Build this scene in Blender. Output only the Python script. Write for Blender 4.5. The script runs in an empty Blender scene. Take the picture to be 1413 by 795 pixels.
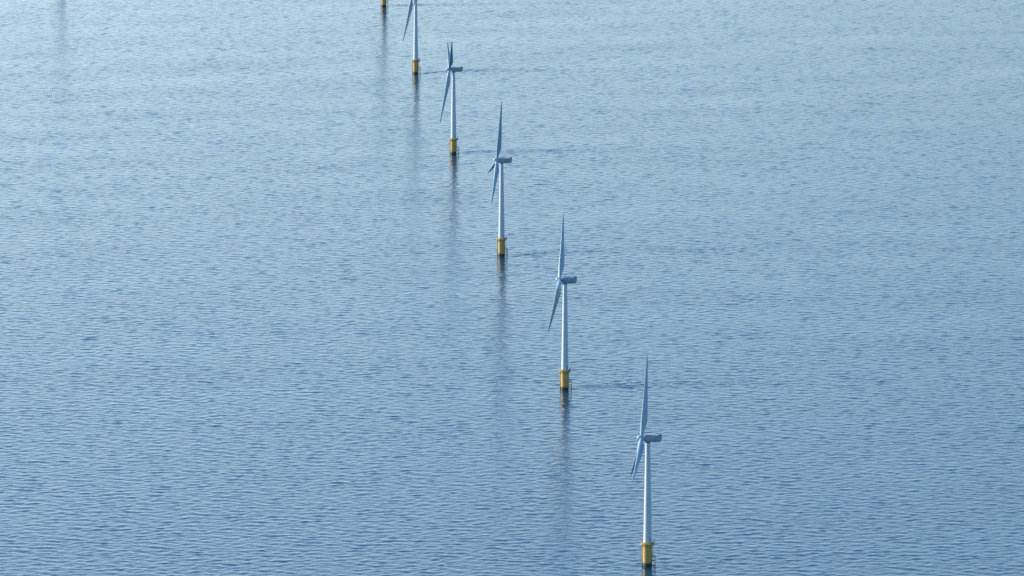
import bpy, bmesh, math
import numpy as np
from mathutils import Matrix, Vector

R = math.radians
scene = bpy.context.scene
col = scene.collection

# ---------------------------------------------------------------- camera
cam_d = bpy.data.cameras.new('camera')
cam = bpy.data.objects.new('camera', cam_d)
col.objects.link(cam)
CAM_H = 647.8
PITCH = 7.6707
cam.location = (0, 0, CAM_H)
cam.rotation_euler = (R(90 - PITCH), 0, 0)
cam_d.sensor_width = 36
cam_d.lens = 36 * 9500 / 1413
cam_d.clip_start = 1.0
cam_d.clip_end = 200000
scene.camera = cam

# ---------------------------------------------------------------- light
SUN_EL = 18.0
SUN_AZ = -69.0           # from +Y (the way the camera looks), negative = to the left
to_sun = Vector((math.sin(R(SUN_AZ)) * math.cos(R(SUN_EL)),
                 math.cos(R(SUN_AZ)) * math.cos(R(SUN_EL)), math.sin(R(SUN_EL))))
world = bpy.data.worlds.new('World')
scene.world = world
world.use_nodes = True
wn = world.node_tree.nodes
sky = wn.new('ShaderNodeTexSky')
sky.sky_type = 'NISHITA'
sky.sun_disc = False
sky.sun_elevation = R(SUN_EL)
sky.sun_rotation = R(SUN_AZ)
sky.air_density = 1.0
sky.dust_density = 0.1
sky.ozone_density = 3.8
sky.altitude = 0
wl = world.node_tree.links


def wmath(op, a, b=None, c=None):
    m = wn.new('ShaderNodeMath')
    m.operation = op
    for i, v in enumerate((a, b, c)):
        if v is None:
            continue
        if isinstance(v, (int, float)):
            m.inputs[i].default_value = v
        else:
            wl.new(v, m.inputs[i])
    return m.outputs[0]


# pale haze low in the sky, thinning out upwards and a little brighter towards the sun
HAZE_H = 0.065
HAZE_MAX = 0.95
HAZE_COL = (6.7, 7.3, 7.15)
w_dir = wn.new('ShaderNodeTexCoord').outputs['Generated']
w_sep = wn.new('ShaderNodeSeparateXYZ')
wl.new(w_dir, w_sep.inputs[0])
w_fac = wmath('MULTIPLY', wmath('EXPONENT', wmath('MULTIPLY', wmath('MAXIMUM', w_sep.outputs['Z'], 0.0), -1.0 / HAZE_H)), HAZE_MAX)
w_dot = wn.new('ShaderNodeVectorMath')
w_dot.operation = 'DOT_PRODUCT'
wl.new(w_dir, w_dot.inputs[0])
w_dot.inputs[1].default_value = (to_sun.x, to_sun.y, 0.0)
w_gain = wmath('MULTIPLY_ADD', w_dot.outputs['Value'], 5.0, -0.85)
w_hc = wn.new('ShaderNodeVectorMath')
w_hc.operation = 'SCALE'
w_hc.inputs[0].default_value = HAZE_COL
wl.new(wmath('MAXIMUM', w_gain, 0.1), w_hc.inputs['Scale'])
w_mix = wn.new('ShaderNodeMix')
w_mix.data_type = 'RGBA'
wl.new(w_fac, w_mix.inputs[0])
wl.new(sky.outputs[0], w_mix.inputs[6])
wl.new(w_hc.outputs[0], w_mix.inputs[7])
wl.new(w_mix.outputs[2], wn['Background'].inputs[0])
wn['Background'].inputs[1].default_value = 0.15

sun_d = bpy.data.lights.new('sun', 'SUN')
sun_d.energy = 5.0
sun_d.angle = R(0.5)
sun_d.color = (1.0, 0.92, 0.80)
sun = bpy.data.objects.new('sun', sun_d)
sun.rotation_euler = to_sun.to_track_quat('Z', 'Y').to_euler()
sun.location = (0, 0, 500)
col.objects.link(sun)

scene.view_settings.view_transform = 'Standard'
scene.view_settings.look = 'None'
scene.view_settings.gamma = 1.0
scene.view_settings.exposure = 0.68
scene.cycles.use_denoising = False
scene.cycles.max_bounces = 5


# ---------------------------------------------------------------- materials
def new_mat(name):
    m = bpy.data.materials.new(name)
    m.use_nodes = True
    return m, m.node_tree.nodes, m.node_tree.links, m.node_tree.nodes['Principled BSDF']


def noise(n, l, coord, scale, detail=3.0, rough=0.5, vec_scale=None):
    t = n.new('ShaderNodeTexNoise')
    t.inputs['Scale'].default_value = scale
    t.inputs['Detail'].default_value = detail
    t.inputs['Roughness'].default_value = rough
    if vec_scale:
        mp = n.new('ShaderNodeMapping')
        mp.inputs['Scale'].default_value = vec_scale
        l.new(coord, mp.inputs[0])
        coord = mp.outputs[0]
    l.new(coord, t.inputs['Vector'])
    return t.outputs['Fac']


def ramp(n, l, fac, stops):
    r = n.new('ShaderNodeValToRGB')
    e = r.color_ramp.elements
    e[0].position, e[0].color = stops[0][0], (*stops[0][1], 1)
    e[1].position, e[1].color = stops[-1][0], (*stops[-1][1], 1)
    for p, c in stops[1:-1]:
        k = e.new(p)
        k.color = (*c, 1)
    l.new(fac, r.inputs[0])
    return r.outputs[0]


def paint(name, c0, c1, rough, streak=(1.2, 1.2, 0.12), c_dirt=None):
    """Weathered paint: soft vertical streaks between two tones, optional dirt blotches."""
    m, n, l, b = new_mat(name)
    tc = n.new('ShaderNodeTexCoord').outputs['Object']
    f = noise(n, l, tc, 1.0, 4.0, 0.6, streak)
    stops = [(0.35, c0), (0.62, c1)]
    if c_dirt:
        stops.append((0.78, c_dirt))
    l.new(ramp(n, l, f, stops), b.inputs['Base Color'])
    b.inputs['Roughness'].default_value = rough
    return m


M_TOWER = paint('tower_paint', (0.52, 0.60, 0.65), (0.46, 0.55, 0.60), 0.45)
M_BLADE = paint('blade_gelcoat', (0.30, 0.45, 0.54), (0.26, 0.405, 0.49), 0.4, (0.6, 0.6, 0.6))
M_NAC = paint('nacelle_shell', (0.26, 0.36, 0.42), (0.21, 0.31, 0.36), 0.5, (0.5, 0.5, 0.5))
M_DARK = paint('grille_dark', (0.05, 0.06, 0.065), (0.09, 0.10, 0.105), 0.6)
M_YEL = paint('yellow_coating', (0.50, 0.34, 0.095), (0.41, 0.28, 0.085), 0.5, (1.5, 1.5, 0.2), (0.27, 0.19, 0.08))

# ragged band of weed and rust where the yellow coating meets the splash zone
_n, _l = M_YEL.node_tree.nodes, M_YEL.node_tree.links
_b = _n['Principled BSDF']
_tc = _n.new('ShaderNodeTexCoord').outputs['Object']
_sep = _n.new('ShaderNodeSeparateXYZ')
_l.new(_tc, _sep.inputs[0])
_nz = noise(_n, _l, _tc, 1.6, 4.0, 0.65, (1.0, 1.0, 0.5))
_h = _n.new('ShaderNodeMath')
_h.operation = 'MULTIPLY_ADD'
_l.new(_nz, _h.inputs[0])
_h.inputs[1].default_value = -4.0
_l.new(_sep.outputs['Z'], _h.inputs[2])
_mr = _n.new('ShaderNodeMapRange')
_mr.inputs['From Min'].default_value = -0.6
_mr.inputs['From Max'].default_value = 0.5
_l.new(_h.outputs[0], _mr.inputs['Value'])
_mx = _n.new('ShaderNodeMix')
_mx.data_type = 'RGBA'
_l.new(_mr.outputs[0], _mx.inputs[0])
_mx.inputs[6].default_value = (0.075, 0.062, 0.030, 1)
_l.new(_b.inputs['Base Color'].links[0].from_socket, _mx.inputs[7])
_l.new(_mx.outputs[2], _b.inputs['Base Color'])
M_STEEL = paint('galvanised_steel', (0.42, 0.43, 0.42), (0.30, 0.31, 0.30), 0.5)
M_PILE = paint('growth_on_steel', (0.020, 0.022, 0.018), (0.045, 0.040, 0.026), 0.8, (1, 1, 1))
M_WHITE = paint('white_box_paint', (0.72, 0.73, 0.70), (0.6, 0.62, 0.6), 0.5)


# ---------------------------------------------------------------- mesh helpers
def link_mesh(name, bm, mat, parent=None, smooth=None):
    bmesh.ops.recalc_face_normals(bm, faces=bm.faces[:])
    me = bpy.data.meshes.new(name)
    bm.to_mesh(me)
    bm.free()
    me.materials.append(mat)
    if smooth is not None:
        me.shade_smooth()
        me.set_sharp_from_angle(angle=R(smooth))
    o = bpy.data.objects.new(name, me)
    col.objects.link(o)
    o.parent = parent
    return o


def lathe(bm, prof, segs=48, mat=Matrix.Identity(4)):
    """prof: list of (radius, z) from bottom to top, revolved about local Z, ends capped."""
    rings = []
    for r, z in prof:
        if r < 1e-4:
            rings.append([bm.verts.new(mat @ Vector((0, 0, z)))])
        else:
            rings.append([bm.verts.new(mat @ Vector((r * math.cos(2 * math.pi * i / segs),
                                                     r * math.sin(2 * math.pi * i / segs), z)))
                          for i in range(segs)])
    for a, b in zip(rings, rings[1:]):
        for i in range(segs):
            j = (i + 1) % segs
            if len(a) == 1 and len(b) == 1:
                continue
            if len(a) == 1:
                bm.faces.new((a[0], b[j], b[i]))
            elif len(b) == 1:
                bm.faces.new((a[i], a[j], b[0]))
            else:
                bm.faces.new((a[i], a[j], b[j], b[i]))
    if len(rings[0]) > 1:
        bm.faces.new(rings[0][::-1])
    if len(rings[-1]) > 1:
        bm.faces.new(rings[-1])


def tube(bm, p0, p1, r, segs=10):
    p0, p1 = Vector(p0), Vector(p1)
    d = p1 - p0
    m = Matrix.Translation(p0) @ d.to_track_quat('Z', 'Y').to_matrix().to_4x4()
    lathe(bm, [(r, 0), (r, d.length)], segs, m)


def box(bm, c, s, bev=0.0):
    r = bmesh.ops.create_cube(bm, size=1.0, matrix=Matrix.Translation(c) @ Matrix.Diagonal((*s, 1)))
    if bev:
        ed = list({e for v in r['verts'] for e in v.link_edges})
        bmesh.ops.bevel(bm, geom=ed, offset=bev, segments=2, affect='EDGES', profile=0.5)


def ring_tube(bm, radius, z, r, a0=0.0, a1=2 * math.pi, n=48):
    for i in range(n):
        a, b = a0 + (a1 - a0) * i / n, a0 + (a1 - a0) * (i + 1) / n
        tube(bm, (radius * math.cos(a), radius * math.sin(a), z),
             (radius * math.cos(b), radius * math.sin(b), z), r, 6)


# ---------------------------------------------------------------- wind turbine
HUB_Z = 70.3
TILT = 0.124
CONE = 0.050
HUB_X = -3.4


def tag(o, label, cat, group=None):
    o['label'] = label
    o['category'] = cat
    if group:
        o['group'] = group


def blade_mesh():
    """Blade along +Z from the hub centre; chord in the X axis, leading edge towards -X."""
    L = 45.0
    #      r     chord  thick  leading-edge offset  twist(deg)
    st = [(1.2, 1.90, 1.90, 0.95, 0), (2.6, 1.90, 1.86, 0.95, 0), (4.2, 2.25, 1.55, 0.98, 4),
          (6.5, 2.95, 1.20, 1.05, 12), (9.0, 3.45, 0.95, 1.10, 13), (12.0, 3.40, 0.80, 1.06, 11),
          (16.0, 3.00, 0.66, 0.96, 9), (20.0, 2.60, 0.55, 0.86, 7), (25.0, 2.12, 0.42, 0.74, 5),
          (30.0, 1.70, 0.32, 0.62, 3.5), (35.0, 1.32, 0.24, 0.50, 2.2), (39.0, 1.02, 0.18, 0.38, 1),
          (42.0, 0.78, 0.13, 0.26, 0.4), (44.0, 0.52, 0.09, 0.13, 0), (44.8, 0.28, 0.05, 0.02, 0),
          (45.0, 0.10, 0.03, -0.08, 0)]
    bm = bmesh.new()
    n = 28
    rings = []
    for r, c, t, le, tw in st:
        roundness = min(1.0, max(0.0, (t / c - 0.3) / 0.6))
        ring = []
        for i in range(n):
            a = 2 * math.pi * i / n
            # s: 0 at leading edge, 1 at trailing edge
            s = 0.5 - 0.5 * math.cos(a)
            foil = 2.6 * (math.sqrt(max(s, 0)) * (1 - s)) * 0.5
            circ = math.sqrt(max(s * (1 - s), 0))
            h = 1.65 * t * (circ * roundness / 1.65 + foil * (1 - roundness))
            sgn = 1 if a < math.pi else -1
            x = -le + c * s
            y = sgn * h * (1.0 if sgn > 0 else 0.75 + 0.25 * roundness)
            w = R(0.3 * tw)
            ring.append(bm.verts.new((x * math.cos(w) - y * math.sin(w),
                                      x * math.sin(w) + y * math.cos(w), r)))
        rings.append(ring)
    for a, b in zip(rings, rings[1:]):
        for i in range(n):
            j = (i + 1) % n
            bm.faces.new((a[i], a[j], b[j], b[i]))
    bm.faces.new(rings[0][::-1])
    bm.faces.new(rings[-1])
    bmesh.ops.recalc_face_normals(bm, faces=bm.faces[:])
    # slight pre-bend away from the tower
    for v in bm.verts:
        v.co.x -= 0.9 * (max(0, v.co.z - 8) / 37) ** 2 - 0.5 * (max(0, v.co.z - 8) / 37)
    me = bpy.data.meshes.new('blade')
    bm.to_mesh(me)
    bm.free()
    me.materials.append(M_BLADE)
    me.shade_smooth()
    me.set_sharp_from_angle(angle=R(60))
    return me


BLADE = blade_mesh()
PITCH_ANGLE = R(2)


def blade_matrix(phi, pitch=0.0):
    """phi in radians: 0 = up, positive = towards local +Y (away from the camera)."""
    return (Matrix.Translation((HUB_X, 0, HUB_Z)) @ Matrix.Rotation(TILT, 4, 'Y')
            @ Matrix.Rotation(-phi, 4, 'X') @ Matrix.Rotation(-CONE, 4, 'Y')
            @ Matrix.Rotation(PITCH_ANGLE + pitch, 4, 'Z'))


def make_turbine():
    root = bpy.data.objects.new('wind_turbine', None)
    root.empty_display_size = 10
    col.objects.link(root)

    # steel pile in the splash zone, dark with growth
    bm = bmesh.new()
    lathe(bm, [(2.3, -12), (2.3, 2.2)], 64)
    link_mesh('monopile', bm, M_PILE, root, 40)

    # yellow transition piece
    bm = bmesh.new()
    lathe(bm, [(2.45, 1.1), (2.58, 1.25), (2.58, 11.6), (2.72, 11.62), (2.72, 11.9), (2.58, 11.92),
               (2.58, 12.55), (2.75, 12.57), (2.75, 12.8), (2.4, 12.82)], 64)
    tp = link_mesh('transition_piece', bm, M_YEL, root, 35)

    # working platform: ring deck on brackets, with railing
    bm = bmesh.new()
    lathe(bm, [(2.60, 11.98), (3.85, 11.98), (3.95, 12.03), (3.95, 12.26), (3.85, 12.30), (2.60, 12.30)], 48)
    for k in range(12):
        a = 2 * math.pi * k / 12 + 0.13
        tube(bm, (2.55 * math.cos(a), 2.55 * math.sin(a), 10.3), (3.75 * math.cos(a), 3.75 * math.sin(a), 11.99), 0.10, 6)
    deck = link_mesh('platform', bm, M_YEL, root, 35)
    bm = bmesh.new()
    for z in (12.85, 13.4):
        ring_tube(bm, 3.88, z, 0.055)
    for k in range(20):
        a = 2 * math.pi * k / 20
        tube(bm, (3.88 * math.cos(a), 3.88 * math.sin(a), 12.28), (3.88 * math.cos(a), 3.88 * math.sin(a), 13.42), 0.055, 6)
    link_mesh('railing', bm, M_YEL, deck, 40)
    # davit crane on the deck, on the lee side
    bm = bmesh.new()
    tube(bm, (3.3, -1.1, 12.3), (3.3, -1.1, 15.0), 0.16)
    tube(bm, (3.3, -1.1, 14.9), (4.5, -1.6, 15.3), 0.12)
    tube(bm, (3.3, -1.1, 13.9), (4.0, -1.4, 15.1), 0.07)
    link_mesh('davit_crane', bm, M_WHITE, deck, 40)
    bm = bmesh.new()
    box(bm, (3.15, 0.5, 12.95), (1.0, 1.3, 1.2), 0.06)
    link_mesh('equipment_box', bm, M_WHITE, deck)

    # boat landing: two fender tubes with stand-offs, a ladder between
    bm = bmesh.new()
    for y in (-1.75, -0.15):
        tube(bm, (4.15, y, -3), (4.15, y, 5.6), 0.20, 12)
        tube(bm, (4.15, y, 5.6), (2.4, y, 6.4), 0.17, 10)
        for z in (0.6, 3.1, 5.0):
            tube(bm, (2.2, y, z), (4.15, y, z), 0.15, 8)
    for z in (2.2, 5.3):
        tube(bm, (4.15, -1.75, z), (4.15, -0.15, z), 0.12, 8)
    link_mesh('boat_landing', bm, M_YEL, tp, 40)
    bm = bmesh.new()
    for y in (-1.25, -0.65):
        tube(bm, (3.35, y, -1.5), (3.35, y, 12.0), 0.07, 6)
    for k in range(44):
        tube(bm, (3.35, -1.25, -1.2 + 0.3 * k), (3.35, -0.65, -1.2 + 0.3 * k), 0.03, 5)
    for z in (3.8, 7.0, 10.2):
        for y in (-1.25, -0.65):
            tube(bm, (2.3, y, z), (3.35, y, z), 0.06, 6)
    box(bm, (3.2, -0.95, 8.0), (1.1, 1.5, 0.12))
    link_mesh('ladder', bm, M_WHITE, tp, 40)
    # cable tubes on the weather side
    for ang in (R(186), R(152)):
        bm = bmesh.new()
        cx, cy = 3.05 * math.cos(ang), 3.05 * math.sin(ang)
        tube(bm, (cx, cy, -8), (cx, cy, 11.9), 0.17, 12)
        for z in (2.0, 5.2, 8.4, 10.8):
            tube(bm, (cx * 0.8, cy * 0.8, z), (cx, cy, z), 0.12, 6)
        link_mesh('cable_tube', bm, M_YEL, tp, 40)

    # tapered tower with flange lines and a door
    bm = bmesh.new()
    prof = []
    z0, z1, r0, r1 = 12.83, 68.1, 2.25, 1.26
    for zf in (z0, 29.0, 47.5):
        t = (zf - z0) / (z1 - z0)
        r = r0 + (r1 - r0) * t
        prof += [(r, zf), (r + 0.035, zf + 0.01), (r + 0.035, zf + 0.22), (r, zf + 0.24)]
    prof += [(r1, z1)]
    lathe(bm, prof, 64)
    tw = link_mesh('tower', bm, M_TOWER, root, 30)
    bm = bmesh.new()
    a = R(-55)
    mtx = Matrix.Rotation(a, 4, 'Z')
    r = bmesh.ops.create_cube(bm, size=1.0, matrix=mtx @ Matrix.Translation((2.2, 0, 14.5)) @ Matrix.Diagonal((0.22, 0.95, 2.2, 1)))
    bmesh.ops.bevel(bm, geom=bm.edges[:], offset=0.04, segments=1, affect='EDGES')
    link_mesh('door', bm, M_STEEL, tw)

    # nacelle: side outline swept across its width
    side = [(-2.05, 1.35), (-1.2, 1.62), (2.0, 1.62), (5.0, 1.55), (7.5, 1.50), (7.65, 1.1), (7.55, -0.3),
            (6.85, -2.0), (3.5, -2.22), (-1.3, -2.15), (-2.05, -1.6)]
    bm = bmesh.new()
    lo = [bm.verts.new((x, -1.8, z)) for x, z in side]
    hi = [bm.verts.new((x, 1.8, z)) for x, z in side]
    bm.faces.new(lo)
    bm.faces.new(hi[::-1])
    for i in range(len(side)):
        j = (i + 1) % len(side)
        bm.faces.new((lo[i], hi[i], hi[j], lo[j]))
    bmesh.ops.recalc_face_normals(bm, faces=bm.faces[:])
    bmesh.ops.bevel(bm, geom=bm.edges[:], offset=0.32, segments=3, affect='EDGES', profile=0.5)
    for v in bm.verts:
        if v.co.x > 4:
            v.co.y *= 1 - 0.10 * (v.co.x - 4) / 4
    bmesh.ops.translate(bm, verts=bm.verts[:], vec=(0, 0, HUB_Z))
    nac = link_mesh('nacelle', bm, M_NAC, root, 35)
    bm = bmesh.new()
    lathe(bm, [(1.45, 67.75), (1.45, 68.3)], 40)
    link_mesh('yaw_collar', bm, M_DARK, nac, 40)
    bm = bmesh.new()
    box(bm, (6.5, 0, HUB_Z + 1.78), (1.9, 2.9, 0.75), 0.12)
    cool = link_mesh('cooler', bm, M_NAC, nac)
    bm = bmesh.new()
    for k in range(5):
        box(bm, (7.47, 0, HUB_Z + 1.55 + 0.12 * k), (0.08, 2.5, 0.07))
    for s in (-1, 1):
        box(bm, (6.5, s * 1.47, HUB_Z + 1.79), (1.4, 0.06, 0.45))
    link_mesh('grille', bm, M_DARK, cool)
    for s in (-1, 1):
        bm = bmesh.new()
        box(bm, (6.1, s * 1.70, HUB_Z - 0.5), (1.5, 0.10, 0.9), 0.02)
        link_mesh('vent', bm, M_STEEL, nac)
    bm = bmesh.new()
    tube(bm, (5.2, 0.7, HUB_Z + 1.4), (5.2, 0.7, HUB_Z + 3.1), 0.06, 6)
    tube(bm, (5.2, 0.35, HUB_Z + 2.9), (5.2, 1.05, HUB_Z + 2.9), 0.05, 6)
    link_mesh('weather_mast', bm, M_STEEL, nac)

    # spinner
    bm = bmesh.new()
    m = Matrix.Translation((HUB_X, 0, HUB_Z)) @ Matrix.Rotation(TILT, 4, 'Y') @ Matrix.Rotation(R(-90), 4, 'Y')
    lathe(bm, [(1.35, -1.45), (1.62, -1.35), (1.68, -0.6), (1.66, 0.4), (1.52, 1.2), (1.22, 1.9),
               (0.82, 2.35), (0.35, 2.6), (0, 2.65)], 40, m)
    link_mesh('spinner', bm, M_BLADE, root, 50)

    for k in range(3):
        o = bpy.data.objects.new('blade', BLADE)
        col.objects.link(o)
        o.parent = root
    return root


def copy_tree(o, parent=None):
    c = o.copy()
    col.objects.link(c)
    c.parent = parent
    for ch in list(o.children):
        copy_tree(ch, c)
    return c


#        x       y     yaw   rotor phase   label
ROW = [
    (73.5, 3680.5, 0.02, 6.9, 'nearest white turbine, lowest in the photo, one blade straight up and two down'),
    (33.6, 4326.2, 0.0, 27.6, 'second nearest white turbine on a yellow base, one blade up and one slanting down left'),
    (-7.6, 4986.2, -0.060, -10.4, 'third turbine from the front, upright blade, a short foreshortened blade beside the lower one'),
    (-48.1, 5637.5, -0.047, 185.9, 'fourth turbine from the front, two blades raised in a narrow V and one down'),
    (-88.2, 6282.3, -0.060, 163.3, 'turbine cut off at its nacelle by the top edge, tower and one drooping blade visible'),
    (-129.7, 6945.0, -0.05, 40.0, 'farthest turbine of the row, only its yellow base showing at the top edge'),
    (-494.0, 7545.0, -0.04, 75.0, 'turbine above the upper left corner, seen only as a faint reflection on the water'),
]
proto = make_turbine()
turbines = [proto] + [copy_tree(proto) for _ in ROW[1:]]
for o, (x, y, yaw, ph, lab) in zip(turbines, ROW):
    o.location = (x, y, 0)
    o.rotation_euler = (0, 0, -yaw)
    tag(o, lab, 'wind turbine', 'offshore wind turbines standing in the sea')
    blades = [c for c in o.children if c.name.split('.')[0] == 'blade']
    for k, b in enumerate(blades):
        b.matrix_local = blade_matrix(R(ph + 120 * k), R(-5) if o is proto else 0.0)


# ---------------------------------------------------------------- the sea
def spectrum_tile(size, n, seed, peak, rms_slope, heading, cut):
    """Random sea as an FFT tile: wind-sea spectrum with a directional spread."""
    rng = np.random.default_rng(seed)
    k1 = np.fft.fftfreq(n, d=size / n) * 2 * np.pi
    kx, ky = np.meshgrid(k1, k1, indexing='ij')
    k = np.hypot(kx, ky)
    k[0, 0] = 1
    kp = 2 * np.pi / peak
    th = np.arctan2(ky, kx) - heading
    D = 0.07 + np.abs(np.cos(th)) ** 4
    S = k ** -3.6 * np.exp(-1.0 * (kp / k) ** 5) * D * np.exp(-(k / (2 * np.pi / cut)) ** 4)
    S[0, 0] = 0
    A = np.sqrt(S) * (rng.normal(size=(n, n)) + 1j * rng.normal(size=(n, n)))
    h = np.fft.ifft2(A).real
    gx = np.fft.ifft2(1j * kx * np.fft.fft2(h)).real
    gy = np.fft.ifft2(1j * ky * np.fft.fft2(h)).real
    return h * rms_slope / math.sqrt((gx ** 2 + gy ** 2).mean())


def sample(tile, size, X, Y, ang):
    n = tile.shape[0]
    c, s = math.cos(ang), math.sin(ang)
    u = ((X * c + Y * s) / size * n) % n
    v = ((-X * s + Y * c) / size * n) % n
    i, j = u.astype(np.int32), v.astype(np.int32)
    fu, fv = (u - i), (v - j)
    i %= n
    j %= n
    i2, j2 = (i + 1) % n, (j + 1) % n
    return ((tile[i, j] * (1 - fu) + tile[i2, j] * fu) * (1 - fv)
            + (tile[i, j2] * (1 - fu) + tile[i2, j2] * fu) * fv)


def build_sea():
    f32 = np.float32
    WAVE = 0.050
    a1, a2 = R(0), R(23)
    t1 = spectrum_tile(620.0, 1024, 3, 14.5, WAVE, R(90 - 20), 3.2).astype(f32)
    t2 = spectrum_tile(431.0, 768, 8, 11.0, 0.85 * WAVE, R(90 + 32) - a2, 3.6).astype(f32)
    t3 = spectrum_tile(3300.0, 512, 5, 260.0, 1.0, R(90), 120.0).astype(f32)
    t3 /= t3.std()

    # columns fan out with distance; rows widen with distance; both run on coarsely to the horizon
    ut = np.concatenate([-np.geomspace(12.0, 0.11, 26)[:-1], np.linspace(-0.105, 0.105, 950),
                         np.geomspace(0.11, 12.0, 26)[1:]])
    rows = [3300.0]
    while rows[-1] < 7800:
        rows.append(rows[-1] + 1.0 * (rows[-1] / 3300.0) ** 1.35)
    near = -np.geomspace(40, 30000, 24)[::-1] + 3300.0
    far = 7800 + np.geomspace(40, 110000, 30)
    Y1 = np.concatenate([near, rows, far])
    W1 = np.maximum(np.abs(Y1), 2500.0)
    W1 = np.where(Y1 < 3300, 3300 + (3300 - Y1) * 1.0, W1)
    X = (ut[:, None] * W1[None, :]).astype(np.float64)
    Y = np.broadcast_to(Y1[None, :], X.shape).astype(np.float64)
    # amplitude: full on the fine part of the sheet, fading out on the coarse rim
    fade = (np.clip((0.108 - np.abs(ut)) / 0.006, 0, 1)[:, None]
            * np.clip((Y1 - 3250) / 60, 0, 1)[None, :] * np.clip((7850 - Y1) / 150, 0, 1)[None, :])
    patch = sample(t3, 3300.0, X, Y, 0.3)
    amp = 1 + 0.03 * np.clip(patch, -2, 2)
    # disturbed water trailing down-current of every foundation
    wake = np.zeros_like(X)
    for (tx, ty, *_r) in ROW:
        dx = X - tx
        dxp = np.clip(dx, 0, None)
        dy = (Y - ty) - 32 * (1 - np.exp(-dxp / 45.0)) - 5 * np.sin(dxp / 31.0 + tx)
        wd = np.minimum(5.0 + 0.25 * dxp, 17.0)
        wake += (0.45 if ty < 4000 else 0.85) * np.exp(-(dy / wd) ** 2) * np.clip((dx - 1) / 8, 0, 1) * np.exp(-np.clip(dx, 0, None) / 90.0)
    wake = np.clip(wake, 0, 1)
    Z = (sample(t1, 620.0, X, Y, a1) * amp * (1 + 1.3 * wake) + sample(t2, 431.0, X, Y, a2) * (1.0 + 1.7 * wake)) * fade
    nx, ny = X.shape
    co = np.stack([X, Y, Z], -1).reshape(-1, 3).astype(f32)
    idx = np.arange(nx * ny, dtype=np.int32).reshape(nx, ny)
    q = np.stack([idx[:-1, :-1], idx[1:, :-1], idx[1:, 1:], idx[:-1, 1:]], -1).reshape(-1, 4)
    me = bpy.data.meshes.new('sea')
    me.vertices.add(len(co))
    me.vertices.foreach_set('co', co.ravel())
    me.loops.add(q.size)
    me.loops.foreach_set('vertex_index', q.ravel())
    me.polygons.add(len(q))
    me.polygons.foreach_set('loop_start', np.arange(0, q.size, 4, dtype=np.int32))
    me.polygons.foreach_set('use_smooth', np.ones(len(q), dtype=bool))
    me.update(calc_edges=True)
    at = me.attributes.new('ruffle', 'FLOAT', 'POINT')
    at.data.foreach_set('value', (np.clip(0.5 + 0.06 * patch, 0, 1) + 0.9 * wake).astype(f32).ravel())
    print('sea verts', len(co))
    return me


def sea_material():
    m, n, l, b = new_mat('sea_water')
    b.inputs['IOR'].default_value = 1.333
    b.inputs['Specular IOR Level'].default_value = 0.5
    b.inputs['Base Color'].default_value = (0.001, 0.050, 0.105, 1)
    at = n.new('ShaderNodeAttribute')
    at.attribute_name = 'ruffle'
    ruf = at.outputs['Fac']
    pos = n.new('ShaderNodeNewGeometry').outputs['Position']
    # small wind ripples below the size of the mesh
    n1 = noise(n, l, pos, 0.55, 3.0, 0.6, (0.7, 1.0, 1.0))
    mul = n.new('ShaderNodeMath')
    mul.operation = 'MULTIPLY_ADD'
    l.new(ruf, mul.inputs[0])
    mul.inputs[1].default_value = 0.5
    mul.inputs[2].default_value = 0.25
    bp = n.new('ShaderNodeBump')
    bp.inputs['Distance'].default_value = 0.25
    l.new(n1, bp.inputs['Height'])
    l.new(mul.outputs[0], bp.inputs['Strength'])
    l.new(bp.outputs[0], b.inputs['Normal'])
    mr = n.new('ShaderNodeMapRange')
    mr.inputs['From Min'].default_value = 0.0
    mr.inputs['From Max'].default_value = 1.4
    mr.inputs['To Min'].default_value = 0.05
    mr.inputs['To Max'].default_value = 0.22
    l.new(ruf, mr.inputs['Value'])
    l.new(mr.outputs[0], b.inputs['Roughness'])
    return m


sea_me = build_sea()
sea_me.materials.append(sea_material())
sea = bpy.data.objects.new('sea', sea_me)
col.objects.link(sea)
sea['kind'] = 'structure'
